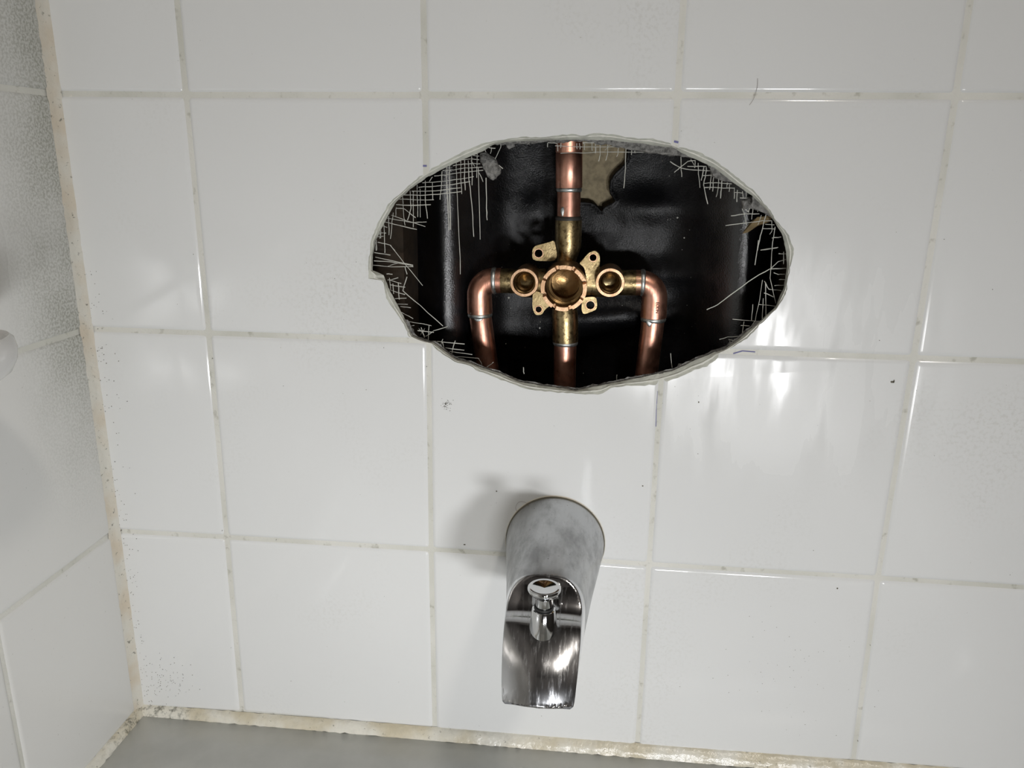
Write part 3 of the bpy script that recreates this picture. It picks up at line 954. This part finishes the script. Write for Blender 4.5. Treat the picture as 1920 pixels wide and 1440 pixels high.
ear([(1092,558),(1118,556),(1120,575),(1116,582),(1094,590),(1090,580)], (1107, 572), 0.038, 0.006, 0.0028)

# copper pipes, elbows, coupling
def solder(p, axis, r, parent, drip=None):
    o = lathe('solder_joint', p, axis, [(r, -0.0017), (r + 0.0006, -0.0011), (r + 0.0009, 0.0), (r + 0.0006, 0.0011), (r, 0.0017)], M_solder, None, 36, 60)
    o.parent = parent
    return o
def blob(p, sx, sy, sz, parent):
    bm = bmesh.new(); bmesh.ops.create_icosphere(bm, subdivisions=3, radius=1)
    for v in bm.verts:
        k = 1.0 + (0.35 * v.co.z)
        v.co = Vector((p.x + v.co.x * sx * k, p.y + v.co.y * sy, p.z + v.co.z * sz))
    me = bpy.data.meshes.new('solder_drip'); bm.to_mesh(me); bm.free()
    o = finish('solder_drip', me, M_solder, None, 180)
    o.parent = parent
ZD = Vector((0, 0, 1))
def sub(o, parent):
    o.parent = parent; return o
tp = tube('copper_pipe', [V(1066, 420), V(1067, 345)], R_PIPE, M_copper, valve, 40)
cpl = tube('pipe_coupling', [V(1067, 354), V(1067, 351), V(1067, 288), V(1067, 286), V(1067, 284), V(1067, 140)],
           [R_PIPE + 0.0002, 0.0090, 0.0090, 0.0087, 0.0090, 0.0090], M_copper, valve, 40)
solder(V(1067, 355), ZD, R_PIPE, cpl)
solder(V(1066, 410), ZD, R_PIPE + 0.0004, tp).data.materials[0] = M_flux
bp = V(1056, 396); blob(bp + Vector((0, -R_PIPE * 0.90, 0)), 0.0013, 0.0007, 0.0033, tp)
lp = tube('copper_pipe', [V(1060, 630), V(1059, 690), V(1058, 800)], R_PIPE, M_copper, valve, 40)
solder(V(1060, 642), ZD, R_PIPE + 0.0002, lp)
for side in (0, 1):
    if side == 0:
        A, Bc, Cc, D = V(940, 526), V(898, 526), V(900, 588), V(929, 800)
        s1 = V(927, 526)
    else:
        A, Bc, Cc, D = V(1192, 530), V(1229, 530), V(1225, 596), V(1196, 830)
        s1 = V(1205, 530)
    Dn = (Cc - Bc).normalized()
    path = [A] + fillet(A, Bc, Cc, 0.0105, 12) + [Cc - Dn * 0.0006, Cc]
    rr = [0.0088] * (len(path) - 2) + [0.0090, R_PIPE + 0.0001]
    e = tube('elbow', path, rr, M_copper, valve, 40)
    p = tube('copper_pipe', [Cc - Dn * 0.004, Cc, D], R_PIPE, M_copper, valve, 40)
    solder(Cc + Dn * 0.0008, Dn, R_PIPE, e)
    solder(s1, (A - Bc), 0.0086, e)
    bx = V(900, 596) if side == 0 else V(1217, 602)
    blob(bx + Vector((0, -R_PIPE * 0.93, 0)), 0.0030 if side == 0 else 0.0022, 0.0007, 0.0017 if side == 0 else 0.0026, p)
    # seam line where the elbow cup starts
    if side == 1:
        elbow_r = e
# stamped letters on the right elbow
tc = bpy.data.curves.new('stamp', 'FONT')
tc.body = 'EODN'; tc.size = 0.0038; tc.align_x = 'CENTER'; tc.align_y = 'CENTER'; tc.extrude = 0.0003; tc.space_character = 0.95
to = bpy.data.objects.new('stamp_tmp', tc); COL.objects.link(to)
to.matrix_world = Matrix.Identity(4)
bpy.context.view_layer.update()
tm = bpy.data.meshes.new_from_object(to.evaluated_get(bpy.context.evaluated_depsgraph_get()))
bpy.data.objects.remove(to, do_unlink=True)
sc = V(1231, 573)
axs = V(1227, 573)
for v in tm.vertices:
    x, y, z = v.co
    gx_, gz_ = y, -x * 0.74                           # turned a quarter: reads downwards
    wx = sc.x + gx_ * 0.8
    off = max(-0.0087, min(0.0087, wx - axs.x))
    v.co = (wx, VA - math.sqrt(0.0088 ** 2 - off ** 2) - z * 0.4 - 0.0003, sc.z + gz_)
tm.name = 'stamped_letters'
M_stamp = plain('stamped_shadow', (0.10, 0.035, 0.022), 0.6, 0.3)
st = finish('stamped_letters', tm, M_stamp)
sub(st, elbow_r)

# ------------------------------------------------------------------ tub spout
SX, SZ = 0.325, -0.1392
spout = empty('tub_spout', (SX, 0, SZ))
tag(spout, 'worn chrome tub spout with a pull up diverter knob', 'spout')
HW = [(0, .0337), (.004, .0336), (.03, .0306), (.055, .0272), (.08, .0243), (.10, .0226), (.12, .0213), (.132, .0205), (.138, .0197), (.1415, .0186), (.1436, .0172)]
TOPZ = [(0, -.1056), (.03, -.1072), (.06, -.1092), (.09, -.1120), (.11, -.1150), (.145, -.1220)]
BOTZ = [(0, -.1728), (.03, -.1735), (.07, -.1728), (.10, -.1712), (.125, -.1660), (.138, -.1638), (.1436, -.1628)]
SCOOP = [(.0925, -.1060), (.0942, -.1128), (.0965, -.1168), (.0995, -.1214), (.1025, -.1252), (.105, -.1276), (.1075, -.1290), (.111, -.1298), (.116, -.1316), (.121, -.1348),
         (.127, -.1392), (.1325, -.1440), (.1368, -.1490), (.1400, -.1540), (.1420, -.1585), (.1436, -.1625), (.150, -.175)]
def spout_body():
    ysn = [0, .001, .004] + [.008 + .004 * i for i in range(20)] + [.0875, .0905, .0925]
    ysn += [.0930, .0935, .0940, .0945, .0950, .0958, .0966, .0974, .0982, .099, .100, .101, .102, .103, .105, .108, .111, .114, .117, .120, .123, .126, .129, .1315, .134, .136, .1375, .139, .1402, .1412, .142, .1427, .1432, .1436]
    ysn = sorted(set(round(a, 5) for a in ysn))
    n = 96
    vs_, fs = [], []
    for y in ysn:
        hw, zt, zb = interp(HW, y), interp(TOPZ, y), interp(BOTZ, y)
        cz, hz = (zt + zb) / 2, (zt - zb) / 2
        e = 2.0 + 1.3 * sstep(0.03, 0.12, y)
        for k in range(n):
            t = 2 * math.pi * k / n + math.pi / 2
            c, s = math.cos(t), math.sin(t)
            x = SX + hw * math.copysign(abs(c) ** (2 / e), c)
            z = cz + hz * math.copysign(abs(s) ** (2 / e), s)
            bow = (x - SX) ** 2 / (2 * 0.050) * sstep(0.112, 0.134, y)
            sc_ = interp(SCOOP, y + bow) if y >= 0.0925 else 1.0
            if z > sc_ - 0.004:
                # soft minimum against the scooped front, a little crowned across
                crown = max(sc_ - 0.0010 * (abs(c) ** 3), zb + 0.0004)
                kq = 0.0010 + 0.0014 * sstep(0.104, 0.12, y)
                hh = max(0.0, min(1.0, 0.5 + 0.5 * (crown - z) / kq))
                z = crown + (z - crown) * hh - kq * hh * (1 - hh)
            vs_.append((x, -y, z))
    m = len(ysn)
    for i in range(m - 1):
        for k in range(n):
            l = (k + 1) % n
            fs.append((i * n + k, i * n + l, (i + 1) * n + l, (i + 1) * n + k))
    fs.append(tuple(range(n)))
    fs.append(tuple((m - 1) * n + k for k in range(n)))
    o = mesh_obj('spout_body', vs_, fs, M_chrome, None, 50)
    part_of(o, spout)
spout_body()
kb = Vector((0.3255, -0.1150, -0.1222))
bossp = lathe('diverter_collar', kb, (0, 0, 1), [(0.0086, -0.022), (0.0080, -0.012), (0.0068, 0.0002), (0.0064, 0.0010), (0.0050, 0.0013)], M_knob, spout, 40, 40)
stem = lathe('diverter_knob', kb, (0, 0, 1), [(0.0047, 0.0), (0.0047, 0.0078), (0.0052, 0.0088), (0.0074, 0.0104), (0.0088, 0.0118), (0.0092, 0.0130), (0.0090, 0.0140),
                                              (0.0083, 0.0145), (0.0068, 0.0142), (0.0, 0.0136)], M_knob, spout, 48, 50)
ringo = lathe('seal_ring', kb, (0, 0, 1), [(0.0049, 0.0014), (0.0055, 0.0016), (0.0055, 0.0024), (0.0049, 0.0026)], M_black, None, 36, 50)
sub(ringo, stem)
lathe('water_outlet', (SX, -0.122, -0.1716), (0, 0, 1), [(0.0085, 0.004), (0.0085, -0.0005), (0.0105, -0.0005), (0.0105, 0.003)], M_black, spout, 32, 40)
# grimy sealant ring round the foot of the spout
seal = lathe('foot_seal', (SX, -0.0001, SZ), (0, -1, 0), [(0.0348, 0.0), (0.0345, 0.0004), (0.0341, 0.0007), (0.0335, 0.0006)], M_cornerbead, spout, 64, 60)
tag(seal, 'yellowed sealant ring where the spout meets the tile')
gr = lathe('grime_ring', (SX, -0.0001, SZ), (0, -1, 0), [(0.0343, 0.0006), (0.0340, 0.0014), (0.0334, 0.0020)], M_speck, None, 64, 60)
sub(gr, seal)

# ------------------------------------------------------------------ bathtub
tub = empty('bathtub', (0.37, -0.76, -0.68))
tag(tub, 'pale grey bathtub with a flat rim below the tiled walls', 'bathtub')
def tub_mesh():
    x0, x1, y0, y1 = 0.0012, 0.745, -1.524, -0.0012
    def rr(ix0, ix1, iy0, iy1, r, z, n=8):
        pts = []
        for cx, cy, a0 in ((x1 - ix1 - r, y1 - iy1 - r, 0), (x0 + ix0 + r, y1 - iy1 - r, 90), (x0 + ix0 + r, y0 + iy0 + r, 180), (x1 - ix1 - r, y0 + iy0 + r, 270)):
            for k in range(n + 1):
                a = math.radians(a0 + 90 * k / n)
                px, py = cx + r * math.cos(a), cy + r * math.sin(a)
                pts.append((px, py, z + 0.0062 * px))
        return pts
    L = [rr(0, 0, 0, 0, 0.002, -0.675), rr(0, 0, 0, 0, 0.002, TZ - 0.008), rr(0.001, 0.004, 0.004, 0.001, 0.004, TZ - 0.002), rr(0.003, 0.010, 0.010, 0.003, 0.006, TZ),
         rr(0.055, 0.055, 0.08, 0.080, 0.10, TZ - 0.001), rr(0.062, 0.062, 0.09, 0.087, 0.11, TZ - 0.005), rr(0.070, 0.070, 0.10, 0.095, 0.12, TZ - 0.018),
         rr(0.10, 0.10, 0.20, 0.12, 0.13, TZ - 0.25), rr(0.12, 0.12, 0.24, 0.15, 0.12, TZ - 0.30), rr(0.16, 0.16, 0.30, 0.20, 0.10, TZ - 0.315)]
    n = len(L[0]); vs_ = [p for l in L for p in l]; fs = []
    for i in range(len(L) - 1):
        for k in range(n):
            l = (k + 1) % n
            fs.append((i * n + k, i * n + l, (i + 1) * n + l, (i + 1) * n + k))
    fs.append(tuple((len(L) - 1) * n + k for k in range(n)))
    o = mesh_obj('tub_shell', vs_, fs, M_tub, None, 60)
    part_of(o, tub)
    lathe('drain', (0.372, -0.32, TZ - 0.3125), (0, 0, 1), [(0.0, 0.0), (0.022, 0.0005), (0.032, 0.0025), (0.036, 0.0015), (0.037, 0.0)], M_knob, tub, 36, 50)
tub_mesh()

# ------------------------------------------------------------------ soap dish on the side wall (its rounded end reaches into the picture)
dish = empty('soap_dish', (0.0, -0.1965, 0.02))
tag(dish, 'white ceramic soap dish with rounded end on the side wall, at the left picture edge', 'soap dish')
def dish_mesh():
    # back plate
    o = box('back_plate', (-0.0002, -0.268, 0.004), (0.007, -0.1245, 0.148), M_ceramic, dish, 0.003)
    # tray: rounded plan, hollow top
    n = 64
    cy, hy, px_ = -0.2020, 0.0600, 0.072
    def plan(s, x0=0.0):
        pts = []
        for k in range(n):
            t = 2 * math.pi * k / n
            c, sn = math.cos(t), math.sin(t)
            e = 3.2
            u = math.copysign(abs(c) ** (2 / e), c); w = math.copysign(abs(sn) ** (2 / e), sn)
            pts.append((max(0.002, 0.004 + px_ * 0.5 + u * px_ * 0.5 * s), cy + w * hy * s))
        return pts
    rings = [(0.55, 0.000), (0.80, 0.002), (0.93, 0.007), (0.99, 0.014), (1.0, 0.020), (0.985, 0.0255), (0.95, 0.028), (0.91, 0.027), (0.87, 0.021), (0.80, 0.016), (0.4, 0.0145)]
    vs_, fs = [], []
    for s, z in rings: vs_ += [(a, b, z * 0.85 + 0.008) for a, b in plan(s)]
    for i in range(len(rings) - 1):
        for k in range(n):
            l = (k + 1) % n
            fs.append((i * n + k, i * n + l, (i + 1) * n + l, (i + 1) * n + k))
    fs.append(tuple(range(n))); fs.append(tuple((len(rings) - 1) * n + k for k in range(n)))
    part_of(mesh_obj('tray', vs_, fs, M_ceramic, None, 60), dish)
dish_mesh()

# ------------------------------------------------------------------ hairs
def hair(pts, y, label):
    path = [W(a, b, yy) for (a, b), yy in zip(pts, y if isinstance(y, list) else [y] * len(pts))]
    # Catmull-Rom
    out = []
    for i in range(len(path) - 1):
        p0 = path[max(0, i - 1)]; p1 = path[i]; p2 = path[i + 1]; p3 = path[min(len(path) - 1, i + 2)]
        for k in range(6):
            t = k / 6
            out.append(0.5 * ((2 * p1) + (p2 - p0) * t + (2 * p0 - 5 * p1 + 4 * p2 - p3) * t * t + (3 * p1 - p0 - 3 * p2 + p3) * t ** 3))
    out.append(path[-1])
    v, f = sweep(out, 0.00008, 6)
    c = Vector(out[0])
    o = mesh_obj('hair', v, f, M_hair, None, 60)
    tag(o, label, 'hair', group='stray hairs on the tiles')
hair([(1420.5, 147), (1420, 162), (1416, 178), (1411, 189), (1405, 197)], -0.0004, 'fine dark hair stuck on the tile joint above the hole')
hair([(990, 945), (982, 941), (972, 942), (967, 951), (970, 959), (980, 962), (988, 955), (991, 945), (986, 957), (976, 964)],
     [-0.0012, -0.0008, -0.0006, -0.0006, -0.001, -0.004, -0.005, -0.003, -0.006, -0.008], 'curled dark hair on the upper left of the spout foot')

# ------------------------------------------------------------------ LED work light on the tub rim (behind the viewer, mirrored in the chrome)
bar = (HEADS[0][0] + HEADS[1][0]) / 2 + Vector((0, -0.045, 0))
foot_z = TZ - 0.315 + 0.0040
wl = empty('work_light', (bar.x, bar.y, foot_z))
tag(wl, 'twin head red LED work light on a stand in the tub', 'work light')
for hp, en in HEADS:
    dirn = (LIGHT_AIM - hp).normalized()
    q = Matrix.Translation(hp - dirn * 0.002) @ dirn.to_track_quat('-Z', 'Y').to_matrix().to_4x4()
    head = None
    for nm, lo, hi, mm in (('lamp_head', (-0.056, -0.041, 0.002), (0.056, 0.041, 0.036), M_black),
                           ('bumper', (-0.060, -0.054, 0.004), (0.060, -0.041, 0.034), M_red), ('bumper', (-0.060, 0.041, 0.004), (0.060, 0.054, 0.034), M_red)):
        o = box(nm, lo, hi, mm, None, 0.004)
        o.data.transform(q)
        if head is None: head = part_of(o, wl)
        else: sub(o, head)
tube('crossbar', [bar + Vector((-0.125, 0, 0)), bar + Vector((0.125, 0, 0))], 0.008, M_black, wl, 20)
tube('pole', [bar, Vector((bar.x, bar.y, foot_z + 0.02))], 0.009, M_black, wl, 20)
for k in range(3):
    t = math.radians(90 + 120 * k)
    tube('leg', [Vector((bar.x, bar.y, foot_z + 0.06)), Vector((bar.x + 0.13 * math.cos(t), bar.y + 0.13 * math.sin(t), foot_z + 0.007))], 0.006, M_black, wl, 16)

# ceiling lamp
clamp_ = empty('ceiling_lamp', (0.95, -1.35, 1.70))
tag(clamp_, 'small round ceiling lamp with a dim warm bulb', 'lamp')
lathe('lamp_rose', (0.95, -1.35, 1.70), (0, 0, -1), [(0.0, 0.0), (0.09, 0.0), (0.09, 0.012), (0.03, 0.03), (0.02, 0.10), (0.0, 0.10)], M_opal, clamp_, 36, 40)
